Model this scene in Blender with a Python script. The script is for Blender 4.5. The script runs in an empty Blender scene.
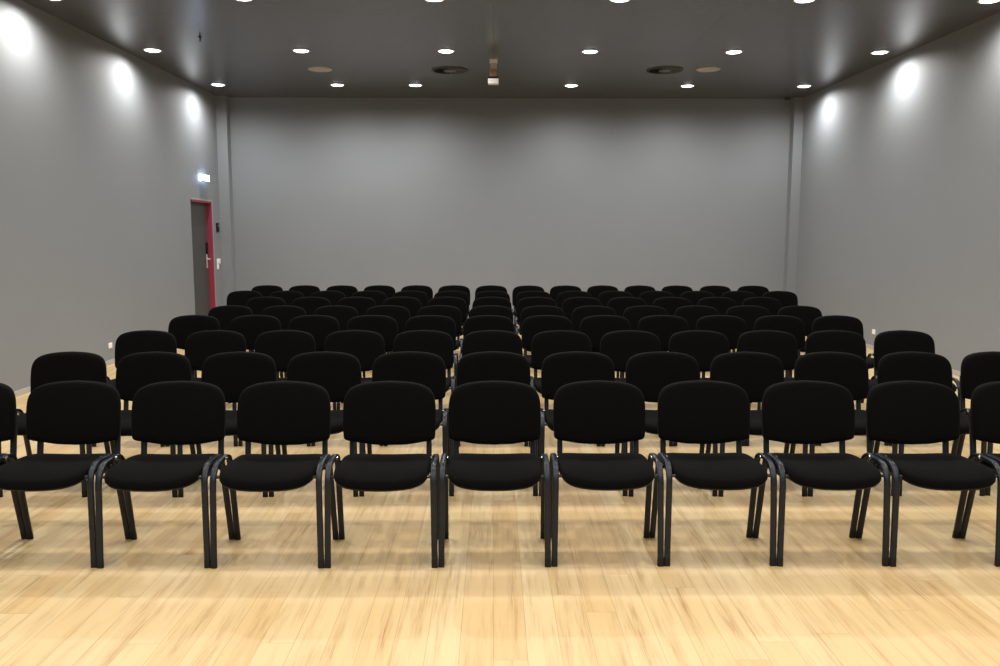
import bpy, bmesh, math, random
from mathutils import Vector, Matrix
random.seed(7)
PI = math.pi
S = bpy.context.scene
C = S.collection

# ------------------------------------------------------------------ measures
CAM_H = 1.582
XL, XR = -4.63, 5.20          # side walls
YB, YF = 14.40, -4.60         # back wall, wall behind the camera
HC = 3.84                     # ceiling

# ------------------------------------------------------------------ materials
def mat(name):
    m = bpy.data.materials.new(name); m.use_nodes = True
    nt = m.node_tree
    return m, nt, nt.nodes['Principled BSDF']

def node(nt, t, **kw):
    n = nt.nodes.new(t)
    for k, v in kw.items():
        if k in n.inputs: n.inputs[k].default_value = v
        else: setattr(n, k, v)
    return n

def simple(name, col, rough=.5, metal=0, spec=.5, bump=0, bscale=200, sheen=0):
    m, nt, b = mat(name)
    b.inputs['Roughness'].default_value = rough
    b.inputs['Metallic'].default_value = metal
    b.inputs['Specular IOR Level'].default_value = spec
    tc = node(nt, 'ShaderNodeTexCoord')
    nz = node(nt, 'ShaderNodeTexNoise', Scale=bscale, Detail=3.)
    nt.links.new(tc.outputs['Object'], nz.inputs['Vector'])
    r = node(nt, 'ShaderNodeMix', data_type='RGBA')
    r.inputs[6].default_value = (*[c * .92 for c in col], 1)
    r.inputs[7].default_value = (*[min(1, c * 1.08) for c in col], 1)
    nt.links.new(nz.outputs['Fac'], r.inputs[0])
    nt.links.new(r.outputs[2], b.inputs['Base Color'])
    if sheen:
        b.inputs['Sheen Weight'].default_value = sheen
        b.inputs['Sheen Roughness'].default_value = .5
    if bump:
        bp = node(nt, 'ShaderNodeBump', Strength=bump, Distance=.001)
        nt.links.new(nz.outputs['Fac'], bp.inputs['Height'])
        nt.links.new(bp.outputs['Normal'], b.inputs['Normal'])
    return m

def emit(name, col, strength):
    m, nt, b = mat(name)
    b.inputs['Base Color'].default_value = (.8, .8, .8, 1)
    b.inputs['Emission Color'].default_value = (*col, 1)
    b.inputs['Emission Strength'].default_value = strength
    return m

def wall_paint():
    m, nt, b = mat('wall_paint')
    tc = node(nt, 'ShaderNodeTexCoord')
    n1 = node(nt, 'ShaderNodeTexNoise', Scale=.9, Detail=4., Roughness=.6)
    n2 = node(nt, 'ShaderNodeTexNoise', Scale=180., Detail=2.)
    nt.links.new(tc.outputs['Object'], n1.inputs['Vector'])
    nt.links.new(tc.outputs['Object'], n2.inputs['Vector'])
    r = node(nt, 'ShaderNodeMix', data_type='RGBA')
    r.inputs[6].default_value = (.214, .227, .241, 1)
    r.inputs[7].default_value = (.234, .247, .261, 1)
    nt.links.new(n1.outputs['Fac'], r.inputs[0])
    nt.links.new(r.outputs[2], b.inputs['Base Color'])
    b.inputs['Roughness'].default_value = .62
    b.inputs['Specular IOR Level'].default_value = .3
    bp = node(nt, 'ShaderNodeBump', Strength=.12, Distance=.001)
    nt.links.new(n2.outputs['Fac'], bp.inputs['Height'])
    nt.links.new(bp.outputs['Normal'], b.inputs['Normal'])
    return m

def ceiling_paint():
    m, nt, b = mat('ceiling_paint')
    tc = node(nt, 'ShaderNodeTexCoord')
    n1 = node(nt, 'ShaderNodeTexNoise', Scale=1.4, Detail=3.)
    nt.links.new(tc.outputs['Object'], n1.inputs['Vector'])
    # fine joints between the boards
    br = node(nt, 'ShaderNodeTexBrick', Scale=1., offset=0.)
    br.inputs['Brick Width'].default_value = 2.4
    br.inputs['Row Height'].default_value = .6
    br.inputs['Mortar Size'].default_value = .003
    br.inputs['Mortar Smooth'].default_value = .5
    nt.links.new(tc.outputs['Object'], br.inputs['Vector'])
    r = node(nt, 'ShaderNodeMix', data_type='RGBA')
    r.inputs[6].default_value = (.082, .084, .089, 1)
    r.inputs[7].default_value = (.090, .092, .097, 1)
    nt.links.new(n1.outputs['Fac'], r.inputs[0])
    nt.links.new(r.outputs[2], b.inputs['Base Color'])
    b.inputs['Roughness'].default_value = .25
    b.inputs['Specular IOR Level'].default_value = .6
    bp = node(nt, 'ShaderNodeBump', Strength=.35, Distance=.0015)
    mx = node(nt, 'ShaderNodeMath', operation='SUBTRACT')
    mx.inputs[0].default_value = 1.
    nt.links.new(br.outputs['Fac'], mx.inputs[1])
    n3 = node(nt, 'ShaderNodeTexNoise', Scale=3.5, Detail=2.)
    nt.links.new(tc.outputs['Object'], n3.inputs['Vector'])
    ad = node(nt, 'ShaderNodeMath', operation='ADD')
    nt.links.new(mx.outputs[0], ad.inputs[0]); nt.links.new(n3.outputs['Fac'], ad.inputs[1])
    nt.links.new(ad.outputs[0], bp.inputs['Height'])
    nt.links.new(bp.outputs['Normal'], b.inputs['Normal'])
    return m

def floor_wood():
    m, nt, b = mat('bamboo_planks')
    L = nt.links.new
    tc = node(nt, 'ShaderNodeTexCoord')
    mp = node(nt, 'ShaderNodeMapping')
    mp.inputs['Rotation'].default_value = (0, 0, PI / 2)
    L(tc.outputs['Object'], mp.inputs['Vector'])
    sx = node(nt, 'ShaderNodeSeparateXYZ'); L(mp.outputs['Vector'], sx.inputs[0])
    rw = node(nt, 'ShaderNodeMath', operation='DIVIDE'); rw.inputs[1].default_value = .129; L(sx.outputs['Y'], rw.inputs[0])
    rf = node(nt, 'ShaderNodeMath', operation='FLOOR'); L(rw.outputs[0], rf.inputs[0])
    wn = node(nt, 'ShaderNodeTexWhiteNoise', noise_dimensions='1D'); L(rf.outputs[0], wn.inputs['W'])
    sh = node(nt, 'ShaderNodeMath', operation='MULTIPLY_ADD'); sh.inputs[1].default_value = 1.85
    L(wn.outputs['Value'], sh.inputs[0]); L(sx.outputs['X'], sh.inputs[2])
    cb = node(nt, 'ShaderNodeCombineXYZ'); L(sh.outputs[0], cb.inputs[0]); L(sx.outputs['Y'], cb.inputs[1])
    br = node(nt, 'ShaderNodeTexBrick', Scale=1., offset=0.)
    br.inputs['Color1'].default_value = (0, 0, 0, 1)
    br.inputs['Color2'].default_value = (1, 1, 1, 1)
    br.inputs['Mortar'].default_value = (.5, .5, .5, 1)
    br.inputs['Brick Width'].default_value = 1.85
    br.inputs['Row Height'].default_value = .129
    br.inputs['Mortar Size'].default_value = .0011
    br.inputs['Mortar Smooth'].default_value = .1
    L(cb.outputs[0], br.inputs['Vector'])
    # board to board offset so the grain does not run through the joints
    of = node(nt, 'ShaderNodeVectorMath', operation='SCALE')
    L(br.outputs['Color'], of.inputs[0]); of.inputs['Scale'].default_value = 13.
    ad = node(nt, 'ShaderNodeVectorMath', operation='ADD')
    L(tc.outputs['Object'], ad.inputs[0]); L(of.outputs[0], ad.inputs[1])
    g1m = node(nt, 'ShaderNodeMapping'); g1m.inputs['Scale'].default_value = (170., 4.5, 1.)
    L(ad.outputs[0], g1m.inputs['Vector'])
    g1 = node(nt, 'ShaderNodeTexNoise', Scale=1., Detail=5., Roughness=.62)
    L(g1m.outputs[0], g1.inputs['Vector'])
    g2m = node(nt, 'ShaderNodeMapping'); g2m.inputs['Scale'].default_value = (24., 1.6, 1.)
    L(ad.outputs[0], g2m.inputs['Vector'])
    g2 = node(nt, 'ShaderNodeTexNoise', Scale=1., Detail=4., Roughness=.55)
    L(g2m.outputs[0], g2.inputs['Vector'])
    cr = node(nt, 'ShaderNodeValToRGB')          # board tone
    e = cr.color_ramp.elements
    e[0].position = 0.; e[0].color = (.580, .402, .192, 1)
    e[1].position = 1.; e[1].color = (.625, .478, .258, 1)
    n = e.new(.5); n.color = (.603, .443, .228, 1)
    L(br.outputs['Color'], cr.inputs['Fac'])
    r1 = node(nt, 'ShaderNodeMapRange'); r1.inputs[1].default_value = .45; r1.inputs[2].default_value = .66
    L(g1.outputs['Fac'], r1.inputs[0])
    r2 = node(nt, 'ShaderNodeMapRange'); r2.inputs[1].default_value = .44; r2.inputs[2].default_value = .74
    L(g2.outputs['Fac'], r2.inputs[0])
    mu = node(nt, 'ShaderNodeMath', operation='MULTIPLY')
    L(r1.outputs[0], mu.inputs[0]); L(r2.outputs[0], mu.inputs[1])
    su = node(nt, 'ShaderNodeMath', operation='MULTIPLY_ADD', use_clamp=True)
    L(r2.outputs[0], su.inputs[0]); su.inputs[1].default_value = .28
    L(mu.outputs[0], su.inputs[2])
    m1 = node(nt, 'ShaderNodeMix', data_type='RGBA')
    L(su.outputs[0], m1.inputs[0]); L(cr.outputs['Color'], m1.inputs[6])
    m1.inputs[7].default_value = (.37, .215, .088, 1)
    m2 = node(nt, 'ShaderNodeMix', data_type='RGBA')
    jf = node(nt, 'ShaderNodeMath', operation='MULTIPLY'); jf.inputs[1].default_value = .55
    L(br.outputs['Fac'], jf.inputs[0])
    L(jf.outputs[0], m2.inputs[0]); L(m1.outputs[2], m2.inputs[6])
    m2.inputs[7].default_value = (.22, .12, .05, 1)
    L(m2.outputs[2], b.inputs['Base Color'])
    b.inputs['Roughness'].default_value = .40
    b.inputs['Specular IOR Level'].default_value = .40
    return m

M = {}
M['wall'] = wall_paint(); M['ceiling'] = ceiling_paint(); M['floor'] = floor_wood()
M['fabric'] = simple('black_fabric', (.0024, .0024, .0024), .9, spec=.05, bump=.5, bscale=420, sheen=.014)
M['shell'] = simple('black_plastic', (.008, .008, .008), .5, spec=.35)
M['tube'] = simple('black_coated_tube', (.0045, .0078, .0138), .36, spec=.36)
M['cap'] = simple('black_foot_plastic', (.006, .006, .006), .5, spec=.3)
M['chrome'] = simple('bright_metal', (.75, .75, .75), .18, metal=1)
M['satin'] = simple('satin_metal', (.78, .78, .78), .4, metal=.6)
M['white'] = simple('white_plastic', (.88, .87, .86), .4)
M['skirt'] = simple('pale_skirting', (.40, .385, .36), .4)
M['red'] = simple('red_frame_paint', (.285, .033, .064), .45)
M['leaf'] = simple('dark_grey_door', (.058, .058, .057), .5)
M['casing'] = simple('grey_casing', (.34, .34, .34), .5)
M['black'] = simple('black_device', (.003, .003, .0035), .5, spec=.25)
M['ventdark'] = simple('vent_dark', (.020, .019, .018), .6)
M['ventrim'] = simple('vent_rim', (.040, .037, .035), .5)
M['ventmid'] = simple('vent_centre', (.12, .115, .11), .5)
M['spk'] = simple('speaker_grille', (.50, .47, .44), .55, bump=.3, bscale=300)
M['tan'] = simple('tan_block', (.30, .16, .075), .55)
M['trimring'] = simple('light_trim', (.55, .53, .50), .4)
M['lens'] = emit('lamp_lens', (1, .97, .93), 9.)
M['sign'] = emit('lit_sign_panel', (.48, .68, 1.), 9.)

# ------------------------------------------------------------------ mesh helpers
def obj(name, bm, m, parent=None, smooth=True, angle=40):
    me = bpy.data.meshes.new(name)
    bmesh.ops.recalc_face_normals(bm, faces=bm.faces[:])
    bm.to_mesh(me); bm.free()
    me.materials.append(m)
    if smooth:
        me.polygons.foreach_set('use_smooth', [True] * len(me.polygons))
        me.set_sharp_from_angle(angle=math.radians(angle))
    o = bpy.data.objects.new(name, me); C.objects.link(o)
    if parent: o.parent = parent
    return o

def tag(o, label, cat, group=None):
    o['label'] = label; o['category'] = cat
    if group: o['group'] = group
    return o

def thing(name, label, cat, loc=(0, 0, 0), rotz=0., group=None):
    o = bpy.data.objects.new(name, None); C.objects.link(o)
    o.empty_display_size = .1
    o.location = loc; o.rotation_euler = (0, 0, rotz)
    return tag(o, label, cat, group)

def struct(o):
    o['kind'] = 'structure'; return o

def box(bm, lo, hi, bev=0.):
    vs = [bm.verts.new((x, y, z)) for x in (lo[0], hi[0]) for y in (lo[1], hi[1]) for z in (lo[2], hi[2])]
    fs = [bm.faces.new([vs[i] for i in q]) for q in
          ((0, 1, 3, 2), (4, 6, 7, 5), (0, 4, 5, 1), (2, 3, 7, 6), (0, 2, 6, 4), (1, 5, 7, 3))]
    if bev:
        es = list({e for f in fs for e in f.edges})
        bmesh.ops.bevel(bm, geom=es, offset=bev, segments=2, profile=.6, affect='EDGES')
    return bm

def loft(bm, loops, cap0=True, cap1=True):
    rings = [[bm.verts.new(p) for p in lp] for lp in loops]
    n = len(rings[0])
    for a, b in zip(rings, rings[1:]):
        for i in range(n):
            j = (i + 1) % n
            bm.faces.new((a[i], a[j], b[j], b[i]))
    if cap0: bm.faces.new(rings[0][::-1])
    if cap1: bm.faces.new(rings[-1])
    return bm

def lathe(bm, prof, seg=32, c=(0, 0, 0), cap0=True, cap1=True):
    loops = [[(c[0] + r * math.cos(2 * PI * k / seg), c[1] + r * math.sin(2 * PI * k / seg), c[2] + z)
              for k in range(seg)] for r, z in prof]
    return loft(bm, loops, cap0, cap1)

def catmull(pts, sub=6, closed=False):
    P = [Vector(p) for p in pts]; out = []
    n = len(P)
    for i in range(n if closed else n - 1):
        p0 = P[(i - 1) % n] if closed or i > 0 else P[0] * 2 - P[1]
        p1 = P[i]; p2 = P[(i + 1) % n]
        p3 = P[(i + 2) % n] if closed or i + 2 < n else P[-1] * 2 - P[-2]
        for k in range(sub):
            t = k / sub
            out.append(.5 * ((2 * p1) + (p2 - p0) * t + (2 * p0 - 5 * p1 + 4 * p2 - p3) * t * t
                             + (3 * p1 - p0 - 3 * p2 + p3) * t ** 3))
    if not closed: out.append(P[-1])
    return out

def tube(bm, path, rx, rs, seg=12):
    """flattened oval tube: half width rx along X, half depth rs across the path"""
    P = [Vector(p) for p in path]; loops = []
    X = Vector((1, 0, 0))
    for i, p in enumerate(P):
        t = (P[min(i + 1, len(P) - 1)] - P[max(i - 1, 0)]).normalized()
        x = (X - t * X.dot(t)).normalized()
        s = t.cross(x)
        lp = []
        for k in range(seg):
            a = 2 * PI * k / seg
            ca, sa = math.cos(a), math.sin(a)
            ex = math.copysign(abs(ca) ** .5, ca); ey = math.copysign(abs(sa) ** .5, sa)
            lp.append(p + x * rx * ex + s * rs * ey)
        loops.append(lp)
    return loft(bm, loops)

def fillet(pts, rad, seg=7):
    """polyline with rounded inner corners"""
    P = [Vector(p) for p in pts]; out = [P[0]]
    for i in range(1, len(P) - 1):
        a = (P[i - 1] - P[i]); b = (P[i + 1] - P[i])
        r = rad[i - 1]
        ang = a.angle(b); d = min(r / math.tan(ang / 2), a.length * .98, b.length * .98)
        p0 = P[i] + a.normalized() * d; p2 = P[i] + b.normalized() * d
        for k in range(seg + 1):
            t = k / seg
            out.append(p0 * (1 - t) ** 2 + P[i] * 2 * t * (1 - t) + p2 * t * t)
    out.append(P[-1]); return out

# ------------------------------------------------------------------ the chair
# local frame: sitter faces -Y (towards the camera); floor at z 0; top of the back at y = .25
def back_outline():
    half = [(0, .4985), (.09, .5035), (.17, .519), (.210, .5285), (.2275, .539), (.2325, .562), (.2345, .63), (.2335, .70),
            (.2265, .748), (.205, .785), (.165, .806), (.10, .818), (0, .8235)]
    pts = catmull([(x, 0, z) for x, z in half], 4)
    right = [(p.x, p.z) for p in pts]
    left = [(-x, z) for x, z in right[1:-1]][::-1]
    return right + left

BO = back_outline()
def back_pt(x, z, s, d, cz=.665):
    X = x * s * 1.012; Z = cz + (z - cz) * s - .004
    y = .2 + (Z - .50) * .15 - .034 * (X / .23) ** 2 + d     # lean + hollow towards the sitter
    return (X, y, Z)

def backrest_bm():
    bm = bmesh.new()
    prof = [(.30, .004), (.965, .004), (.99, .001), (1., -.006), (1., -.020), (.99, -.031), (.965, -.038), (.92, -.0425), (.80, -.045), (.55, -.046), (.25, -.046)]
    return loft(bm, [[back_pt(x, z, s, d) for x, z in BO] for s, d in prof])

def back_shell_bm():
    bm = bmesh.new()
    prof = [(.3, .0045), (.955, .0045), (.962, .008), (.95, .013), (.90, .016), (.6, .018), (.25, .018)]
    return loft(bm, [[back_pt(x, z, s, d) for x, z in BO] for s, d in prof])

def seat_outline():
    half = [(0, -.276), (.07, -.274), (.135, -.266), (.180, -.250), (.209, -.222), (.2235, -.178), (.2295, -.11), (.2295, .02),
            (.2245, .11), (.2105, .15), (.18, .170), (.11, .178), (0, .18)]
    pts = catmull([(x, y, 0) for x, y in half], 4)
    right = [(p.x, p.y) for p in pts]
    left = [(-x, y) for x, y in right[1:-1]][::-1]
    return right + left
SO = seat_outline()
def seat_pt(x, y, s, z):
    cy = -.05
    X = x * s; Y = cy + (y - cy) * s
    dz = -.03 * Y                                                     # front a little higher
    if Y < -.12: dz -= .030 * ((-.12 - Y) / .158) ** 2                # waterfall front
    dz += .010 * (X / .23) ** 2 - .006                                # dished across
    return (X, Y, z + dz - .004)

def seat_bm():
    bm = bmesh.new()
    prof = [(.25, .422), (.95, .422), (.985, .425), (1., .432), (1.0, .444), (.99, .454), (.965, .461), (.92, .465), (.75, .467), (.5, .466), (.25, .465)]
    return loft(bm, [[seat_pt(x, y, s, z) for x, y in SO] for s, z in prof])

def seat_shell_bm():
    bm = bmesh.new()
    prof = [(.25, .404), (.75, .404), (.90, .408), (.96, .415), (.97, .4215), (.25, .4215)]
    return loft(bm, [[seat_pt(x, y, s, z) for x, y in SO] for s, z in prof])

FX0, FX1 = .2542, .2480            # leg centre lines at the floor and at the crest
def leg_path(side, front):
    full = [(-.217, .012), (-.196, .487), (.050, .487), (.152, .012)]
    pts = [(0, y, z) for y, z in full]
    path = fillet(pts, [.105, .085], 9)
    # resample: split at the crest middle
    mid = [p for p in path]
    ys = -.075
    a = [p for p in mid if p.y <= ys] if front else [p for p in mid if p.y > ys]
    if front: a = a + [Vector((0, ys, .487))]
    else: a = [Vector((0, ys, .487))] + a
    if not front: a = a[::-1]
    # straight runs get a few more points
    a = [a[0], a[0].lerp(a[1], .5)] + a[1:]
    return [(side * (FX0 + (FX1 - FX0) * p.z / .487), p.y, p.z) for p in a]

def make_chair():
    t = thing('conference_chair', '', 'chair', group='black conference chairs set out in rows')
    obj('backrest', backrest_bm(), M['fabric'], t, angle=60)
    obj('back_shell', back_shell_bm(), M['shell'], t, angle=60)
    obj('seat', seat_bm(), M['fabric'], t, angle=60)
    obj('seat_shell', seat_shell_bm(), M['shell'], t, angle=60)
    for side in (-1, 1):
        for front in (True, False):
            bm = bmesh.new(); pth = leg_path(side, front)
            tube(bm, pth, .0147, .0095)
            lg = obj('leg', bm, M['tube'], t, angle=50)
            bm = bmesh.new()
            p0 = Vector(pth[0]); dr = (Vector(pth[1]) - p0).normalized()
            base = p0 - dr * (p0.z / dr.z)
            tube(bm, [base, base + dr * .010, base + dr * .040, base + dr * .042], .0151, .0104)
            for v in bm.verts: v.co.z = max(v.co.z, 0.)
            obj('foot_cap', bm, M['cap'], lg, angle=50)
        bm = bmesh.new()
        x = side * .199
        pth = fillet([(x, -.02, .397), (x, .192, .393), (x, .2335, .66)], [.05], 8)
        tube(bm, pth, .0140, .0120)
        obj('back_upright', bm, M['tube'], t, angle=50)
        bm = bmesh.new()                                             # seat bolt inside the crest
        xb = side * (FX1 - .0145)
        loops = []
        for r, dx in ((.0085, .0), (.0085, .004), (.006, .0075), (.002, .009)):
            loops.append([(xb - side * dx, -.040 + r * math.cos(2 * PI * k / 12), .487 + r * math.sin(2 * PI * k / 12)) for k in range(12)])
        loft(bm, loops)
        obj('bolt', bm, M['chrome'], t)
    for y, z in ((-.186, .434), (.073, .402)):                       # bars under the seat pan
        bm = bmesh.new()
        loops = []
        for x in (-.246, 0, .246):
            loops.append([(x, y + .010 * math.cos(2 * PI * k / 12), z + .0075 * math.sin(2 * PI * k / 12)) for k in range(12)])
        loft(bm, loops)
        obj('crossbar', bm, M['tube'], t, angle=50)
    return t

def copy_tree(o, parent=None):
    c = o.copy(); C.objects.link(c)
    if parent: c.parent = parent
    for ch in o.children: copy_tree(ch, c)
    return c

PITCHES = [.5395, .543, .541, .5415, .544, .5395, .5445, .5435]
# row: depth of the back top, offset of the column nearest the middle, first and last column
ROWS = [(4.266, .0062, -5, 5), (5.333, .0010, -5, 6), (6.522, -.0087, -5, 6), (7.734, -.043, -5, 6),
        (8.774, -.0263, -5, 6), (9.969, -.0182, -5, 6), (11.031, -.0131, -6, 7), (12.155, -.0318, -6, 7)]
ORD = ['first', 'second', 'third', 'fourth', 'fifth', 'sixth', 'seventh', 'eighth', 'ninth', 'tenth', 'eleventh', 'twelfth',
       'thirteenth', 'fourteenth']
RNAME = ['front row', 'second row from the front', 'third row from the front', 'fourth row from the front',
         'fourth row from the back', 'third row from the back', 'row just before the back row', 'back row by the wall']
def place_word(k, n):
    if k == 0: return 'at the left end'
    if k == n - 1: return 'at the right end'
    if k < n / 2: return ORD[k] + ' from the left'
    return ORD[n - 1 - k] + ' from the right'
proto = make_chair(); first = True
for ri, (y, x0, i0, i1) in enumerate(ROWS):
    n = i1 - i0 + 1
    for k in range(n):
        i = i0 + k
        c = proto if first else copy_tree(proto); first = False
        # a gentle wander of the row, as when chairs are pushed together by hand
        dy = .016 * math.sin(i * 1.1 + ri * 2.3) if ri in (4, 7) else .008 * math.sin(i * .9 + ri * 1.7)
        dx = {(3, 0): -.024, (4, 0): -.014, (7, 12): .010, (7, 13): .020}.get((ri, k), 0.)   # end chairs stand a little apart
        c.location = (x0 + PITCHES[ri] * i + dx, y - .25 + dy, 0)
        w = place_word(k, n)
        if ri == 0 and k == 0: w = 'at the cut-off left end'
        if ri == 0 and k == n - 1: w = 'at the cut-off right end'
        if ri == 0:
            c['label'] = 'black padded chair on tube legs, %s, %s' % (RNAME[ri], w)
        else:
            c['label'] = 'black padded chair, %s, %s' % (RNAME[ri], w)

# ------------------------------------------------------------------ the room shell
T = .15
def wall(name, lo, hi, m):
    bm = bmesh.new(); box(bm, lo, hi); return struct(obj(name, bm, m, smooth=False))
wall('floor', (XL - T, YF - T, -.1), (XR + T, YB + T, 0), M['floor'])
wall('ceiling', (XL - T, YF - T, HC), (XR + T, YB + T, HC + .12), M['ceiling'])
wall('wall_back', (XL - T, YB, 0), (XR + T, YB + T, HC), M['wall'])
wall('wall_front', (XL - T, YF - T, 0), (XR + T, YF, HC), M['wall'])
wall('wall_right', (XR, YF, 0), (XR + T, YB, HC), M['wall'])
DY0, DY1, DZ = 12.87, 13.82, 2.085              # door opening in the left wall
bm = bmesh.new()
box(bm, (XL - T, YF, 0), (XL, DY0, HC)); box(bm, (XL - T, DY1, 0), (XL, YB, HC)); box(bm, (XL - T, DY0, DZ), (XL, DY1, HC))
struct(obj('wall_left', bm, M['wall'], smooth=False))
# corner pilasters that stand forward of the back wall
wall('trim_1', (XL, 14.22, 0), (-4.455, YB, HC), M['wall'])
wall('trim_2', (5.045, 14.22, 0), (XR, YB, HC), M['wall'])
def skirting(name, lo, hi):
    bm = bmesh.new(); box(bm, lo, hi, .003); return struct(obj(name, bm, M['skirt'], smooth=False))
bm = bmesh.new()
box(bm, (XL, YF, 0), (XL + .014, DY0 - .05, .055), .003); box(bm, (XL, DY1 + .05, 0), (XL + .014, 14.22, .055), .003)
struct(obj('baseboard_left', bm, M['skirt'], smooth=False))
skirting('baseboard_right', (XR - .014, YF, 0), (XR, 14.22, .055))
skirting('baseboard_back', (-4.455, YB - .014, 0), (5.045, YB, .055))

# door
RD = .078                                        # depth of the reveal
bm = bmesh.new(); box(bm, (XL - T + .002, DY0 + .03, .006), (XL - RD, DY1 - .03, DZ - .03), .002)
door = struct(obj('door_1', bm, M['leaf'], smooth=False))
bm = bmesh.new()
box(bm, (XL - T + .001, DY1 - .03, 0), (XL + .004, DY1, DZ)); box(bm, (XL - T + .001, DY0, 0), (XL - RD + .012, DY0 + .03, DZ))
box(bm, (XL - T + .001, DY0 + .03, DZ - .03), (XL + .004, DY1 - .03, DZ))
obj('door_frame', bm, M['red'], door, smooth=False)
bm = bmesh.new()
box(bm, (XL, DY1, 0), (XL + .008, DY1 + .022, DZ + .022), .002)
box(bm, (XL, DY0, DZ), (XL + .008, DY1, DZ + .022), .002)
obj('door_casing', bm, M['casing'], door, smooth=False)
yl = DY1 - .105
bm = bmesh.new(); box(bm, (XL - RD, yl - .03, 1.235), (XL - RD + .02, yl + .03, 1.42), .006)
obj('lock_plate', bm, M['black'], door)
bm = bmesh.new(); box(bm, (XL - RD, yl - .022, 1.00), (XL - RD + .008, yl + .022, 1.225), .003)
hp = obj('handle_plate', bm, M['satin'], door)
bm = bmesh.new()
xh = XL - RD
pth = fillet([(xh + .006, yl, 1.15), (xh + .058, yl, 1.15), (xh + .058, yl - .125, 1.15)], [.018], 6)
P = [Vector(p) for p in pth]; loops = []
for i, p in enumerate(P):
    t = (P[min(i + 1, len(P) - 1)] - P[max(i - 1, 0)]).normalized(); up = Vector((0, 0, 1)); s = t.cross(up)
    loops.append([p + up * .0095 * math.cos(2 * PI * k / 12) + s * .0095 * math.sin(2 * PI * k / 12) for k in range(12)])
loft(bm, loops); obj('lever_handle', bm, M['satin'], door)

# ------------------------------------------------------------------ things on the walls
# lit sign over the door
sg = thing('exit_sign', 'small white lit box sign on the left wall above the red-framed door', 'sign', (XL, 13.42, 2.39))
bm = bmesh.new(); box(bm, (.04, -.15, -.012), (.074, .06, 0), .003); obj('base_plate', bm, M['black'], sg, smooth=False)
bm = bmesh.new(); box(bm, (.004, -.15, .0005), (.068, .15, .098), .006); obj('light_panel', bm, M['sign'], sg)
# card reader
cr = thing('card_reader', 'small black card reader on the wall right of the red-framed door', 'card reader', (XL, 14.05, 1.665))
bm = bmesh.new(); box(bm, (0, -.055, -.075), (.024, .055, .075), .008); obj('housing', bm, M['black'], cr)
bm = bmesh.new(); box(bm, (.0242, -.03, .01), (.0262, .03, .045), .0008); obj('sensor_window', bm, M['ventmid'], cr)
# switches
sw = thing('light_switch', 'white light switch cluster on the wall beside the red-framed door', 'light switch', (XL, 14.055, 1.03))
for lo, hi in (((0, -.085, .03), (.009, .085, .115)), ((0, -.085, -.06), (.009, .003, .025))):
    bm = bmesh.new(); box(bm, lo, hi, .003); obj('plate', bm, M['white'], sw)
for y, z in ((-.043, .072), (.043, .072), (-.041, -.018)):
    bm = bmesh.new(); box(bm, (.0092, y - .027, z - .027), (.0125, y + .027, z + .027), .0015); obj('rocker', bm, M['white'], sw)
# sockets
def socket(loc, sgn, label):
    t = thing('wall_socket', label, 'socket', loc, group='white wall sockets')
    bm = bmesh.new(); box(bm, (min(0, sgn * .009), -.044, -.033), (max(0, sgn * .009), .044, .033), .003); obj('plate', bm, M['white'], t)
    for z in (-.0155, .0155):
        a, b = sorted((sgn * .0092, sgn * .0118))
        bm = bmesh.new(); box(bm, (a, -.030, z - .0125), (b, .030, z + .0125), .001); obj('outlet', bm, M['white'], t)
    return t
socket((XL, 9.97, .225), 1, 'small white socket low on the left wall behind the chairs')
socket((XR, 11.22, .245), -1, 'small white socket low on the right wall behind the chairs')

# ------------------------------------------------------------------ things on the ceiling
COLS = [-4.255, -2.405, -.60, 1.205, 3.00, 4.84]
def light_at(x, y, power, col=None):
    ld = bpy.data.lights.new('downlight_lamp', 'SPOT')
    ld.energy = power; ld.spot_size = math.radians(SPOT[0]); ld.spot_blend = SPOT[1]
    ld.shadow_soft_size = .012; ld.color = col or LCOL
    o = bpy.data.objects.new('downlight_lamp', ld); C.objects.link(o)
    o.location = (x, y, HC - .032)
    return o
SPOT = (171, .9); LCOL = (1., .962, .908); POW = 114.
def make_downlight():
    t = thing('ceiling_downlight', '', 'ceiling light', group='round downlights recessed in the ceiling')
    bm = bmesh.new()
    lathe(bm, [(.112, 0), (.112, -.004), (.107, -.006), (.094, -.006), (.090, -.004), (.090, 0)], 32, cap0=False, cap1=False)
    obj('trim_ring', bm, M['trimring'], t)
    bm = bmesh.new()
    lathe(bm, [(.0895, -.0005), (.0885, -.005), (.082, -.009), (.06, -.012), (.035, -.0135), (.012, -.014)], 32)
    obj('lens', bm, M['lens'], t)
    return t
dl = make_downlight(); used = False
def downlight(x, y, label):
    global used
    d = copy_tree(dl) if used else dl; used = True
    d.location = (x, y, HC - .0005); d['label'] = label
    light_at(x, y, POW, (1., .985, .965) if y > 12 else (1., .975, .94) if y > 10 else None)
rows_seen = [
    (13.16, [-4.235, -2.405, -1.205, 1.20, 2.995, 4.80], 'row nearest the back wall'),
    (10.74, [-4.255, -2.405, -.595, 1.21, 3.015, 4.855], 'middle row in view'),
    (8.385, [-4.27, -2.43, -.575, 1.23, 3.03, 4.84], 'row at the top edge of the photo')]
for y, xs, rn in rows_seen:
    for k, x in enumerate(xs):
        w = place_word(k, 6)
        downlight(x, y, 'round ceiling downlight, %s, %s' % (rn, w))
for y in (5.95, 3.6, 1.24, -1.14, -3.5):                # the rows of lamps out of the frame, over and behind the camera
    for x in COLS: light_at(x, y, POW)

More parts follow.
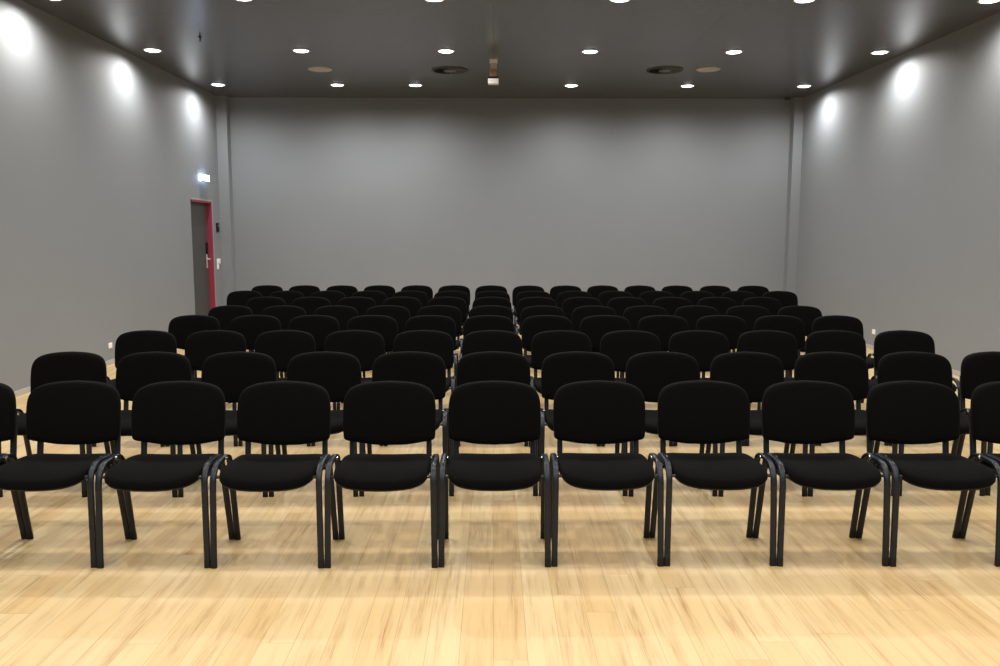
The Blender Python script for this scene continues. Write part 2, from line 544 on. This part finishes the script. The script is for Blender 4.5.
def swirl_vent(x, y, label):
    t = thing('swirl_vent', label, 'air vent', (x, y, HC - .0005), group='round swirl vents in the ceiling')
    bm = bmesh.new(); lathe(bm, [(.235, 0), (.235, -.003), (.05, -.003)], 40); obj('backing', bm, M['ventdark'], t)
    bm = bmesh.new(); lathe(bm, [(.255, 0), (.255, -.009), (.245, -.013), (.228, -.012), (.224, -.004), (.224, 0)], 40, cap0=False, cap1=False)
    obj('rim', bm, M['ventrim'], t)
    bm = bmesh.new()
    for k in range(20):
        a = 2 * PI * k / 20
        u = Vector((math.cos(a), math.sin(a), 0)); v = Vector((-math.sin(a), math.cos(a), 0))
        q = [u * .085 - v * .010 + Vector((0, 0, -.004)), u * .222 - v * .020 + Vector((0, 0, -.004)),
             u * .222 + v * .012 + Vector((0, 0, -.012)), u * .085 + v * .006 + Vector((0, 0, -.012))]
        loft(bm, [[p for p in q], [p + Vector((0, 0, -.002)) for p in q]])
    obj('blades', bm, M['ventrim'], t, smooth=False)
    bm = bmesh.new(); lathe(bm, [(.09, -.003), (.09, -.012), (.06, -.016), (.01, -.018)], 32); obj('centre_cap', bm, M['ventmid'], t)
swirl_vent(-.61, 11.97, 'dark round swirl vent in the ceiling left of the hanging bracket')
swirl_vent(2.39, 11.92, 'dark round swirl vent in the ceiling next to the right pale disc')

def ceil_speaker(x, y, label):
    t = thing('ceiling_speaker', label, 'speaker', (x, y, HC - .0005), group='pale round ceiling speakers')
    bm = bmesh.new(); lathe(bm, [(.165, 0), (.165, -.006), (.158, -.010), (.148, -.009), (.146, -.004), (.146, 0)], 40, cap0=False, cap1=False)
    obj('rim', bm, M['spk'], t)
    bm = bmesh.new(); lathe(bm, [(.1455, -.0005), (.1455, -.005), (.08, -.008), (.01, -.009)], 40); obj('grille', bm, M['spk'], t)
ceil_speaker(-2.415, 11.93, 'pale round ceiling speaker on the left side, flush with the ceiling')
ceil_speaker(2.98, 11.85, 'pale round ceiling speaker on the right, beside the right vent')

# hanging bracket in the middle
hb = thing('ceiling_bracket', 'small bracket hanging from the ceiling centre with tan block and pale box', 'bracket', (.0, 11.25, HC))
bm = bmesh.new(); box(bm, (-.052, -.05, -.045), (.052, .05, 0), .004); obj('ceiling_plate', bm, M['white'], hb)
bm = bmesh.new(); box(bm, (-.045, -.03, -.125), (.045, .03, -.045), .004); obj('neck', bm, M['spk'], hb)
bm = bmesh.new(); box(bm, (-.05, -.045, -.225), (.042, .045, -.125), .006); obj('block', bm, M['tan'], hb)
bm = bmesh.new(); box(bm, (-.072, -.06, -.25), (.066, .06, -.225), .002); obj('dark_gap', bm, M['black'], hb)  # solid black slab stands in for the dark gap above the box
bm = bmesh.new(); box(bm, (-.072, -.065, -.315), (.066, .065, -.25), .006); obj('pale_box', bm, M['white'], hb)

# sprinkler and detector
sp = thing('sprinkler_head', 'tiny dark sprinkler head on the ceiling left of the lights', 'sprinkler', (-3.41, 10.02, HC))
bm = bmesh.new(); lathe(bm, [(.026, 0), (.026, -.004), (.010, -.010), (.008, -.04)], 16); obj('stem', bm, M['black'], sp)
bm = bmesh.new(); lathe(bm, [(.006, -.04), (.020, -.046), (.020, -.049), (.004, -.051)], 16); obj('deflector', bm, M['black'], sp)
sd = thing('smoke_detector', 'small dark round detector on the ceiling by the right back corner', 'smoke detector', (4.955, 14.33, HC))
bm = bmesh.new(); lathe(bm, [(.05, 0), (.05, -.012), (.044, -.02), (.03, -.022)], 24); obj('base', bm, M['ventdark'], sd)
bm = bmesh.new(); lathe(bm, [(.03, -.022), (.028, -.036), (.018, -.042), (.004, -.043)], 24); obj('sensor_dome', bm, M['ventmid'], sd)

# ------------------------------------------------------------------ camera, world, colour
cam = bpy.data.cameras.new('camera'); co = bpy.data.objects.new('camera', cam); C.objects.link(co)
cam.sensor_width = 36.; cam.lens = 830. / 1000. * 36.; cam.clip_start = .05
pitch, yaw, roll = .120147, .007963, .00123
cp, spn, cy, sy = math.cos(pitch), math.sin(pitch), math.cos(yaw), math.sin(yaw)
F = Vector((sy * cp, cy * cp, -spn)); R = Vector((cy, -sy, 0)); U = R.cross(F)
R2 = R * math.cos(roll) + U * math.sin(roll); U2 = -R * math.sin(roll) + U * math.cos(roll)
co.matrix_world = Matrix(((R2.x, U2.x, -F.x, 0), (R2.y, U2.y, -F.y, 0), (R2.z, U2.z, -F.z, CAM_H), (0, 0, 0, 1)))
S.camera = co
w = bpy.data.worlds.new('world'); S.world = w; w.use_nodes = True
w.node_tree.nodes['Background'].inputs[0].default_value = (.02, .02, .02, 1)
w.node_tree.nodes['Background'].inputs[1].default_value = 0.
S.view_settings.view_transform = 'Standard'; S.view_settings.look = 'None'
S.view_settings.gamma = 1.; S.view_settings.exposure = 0.; S.view_settings.use_curve_mapping = False
cy_ = S.cycles
cy_.use_denoising = True
cy_.max_bounces = 8; cy_.diffuse_bounces = 5; cy_.sample_clamp_indirect = 6.
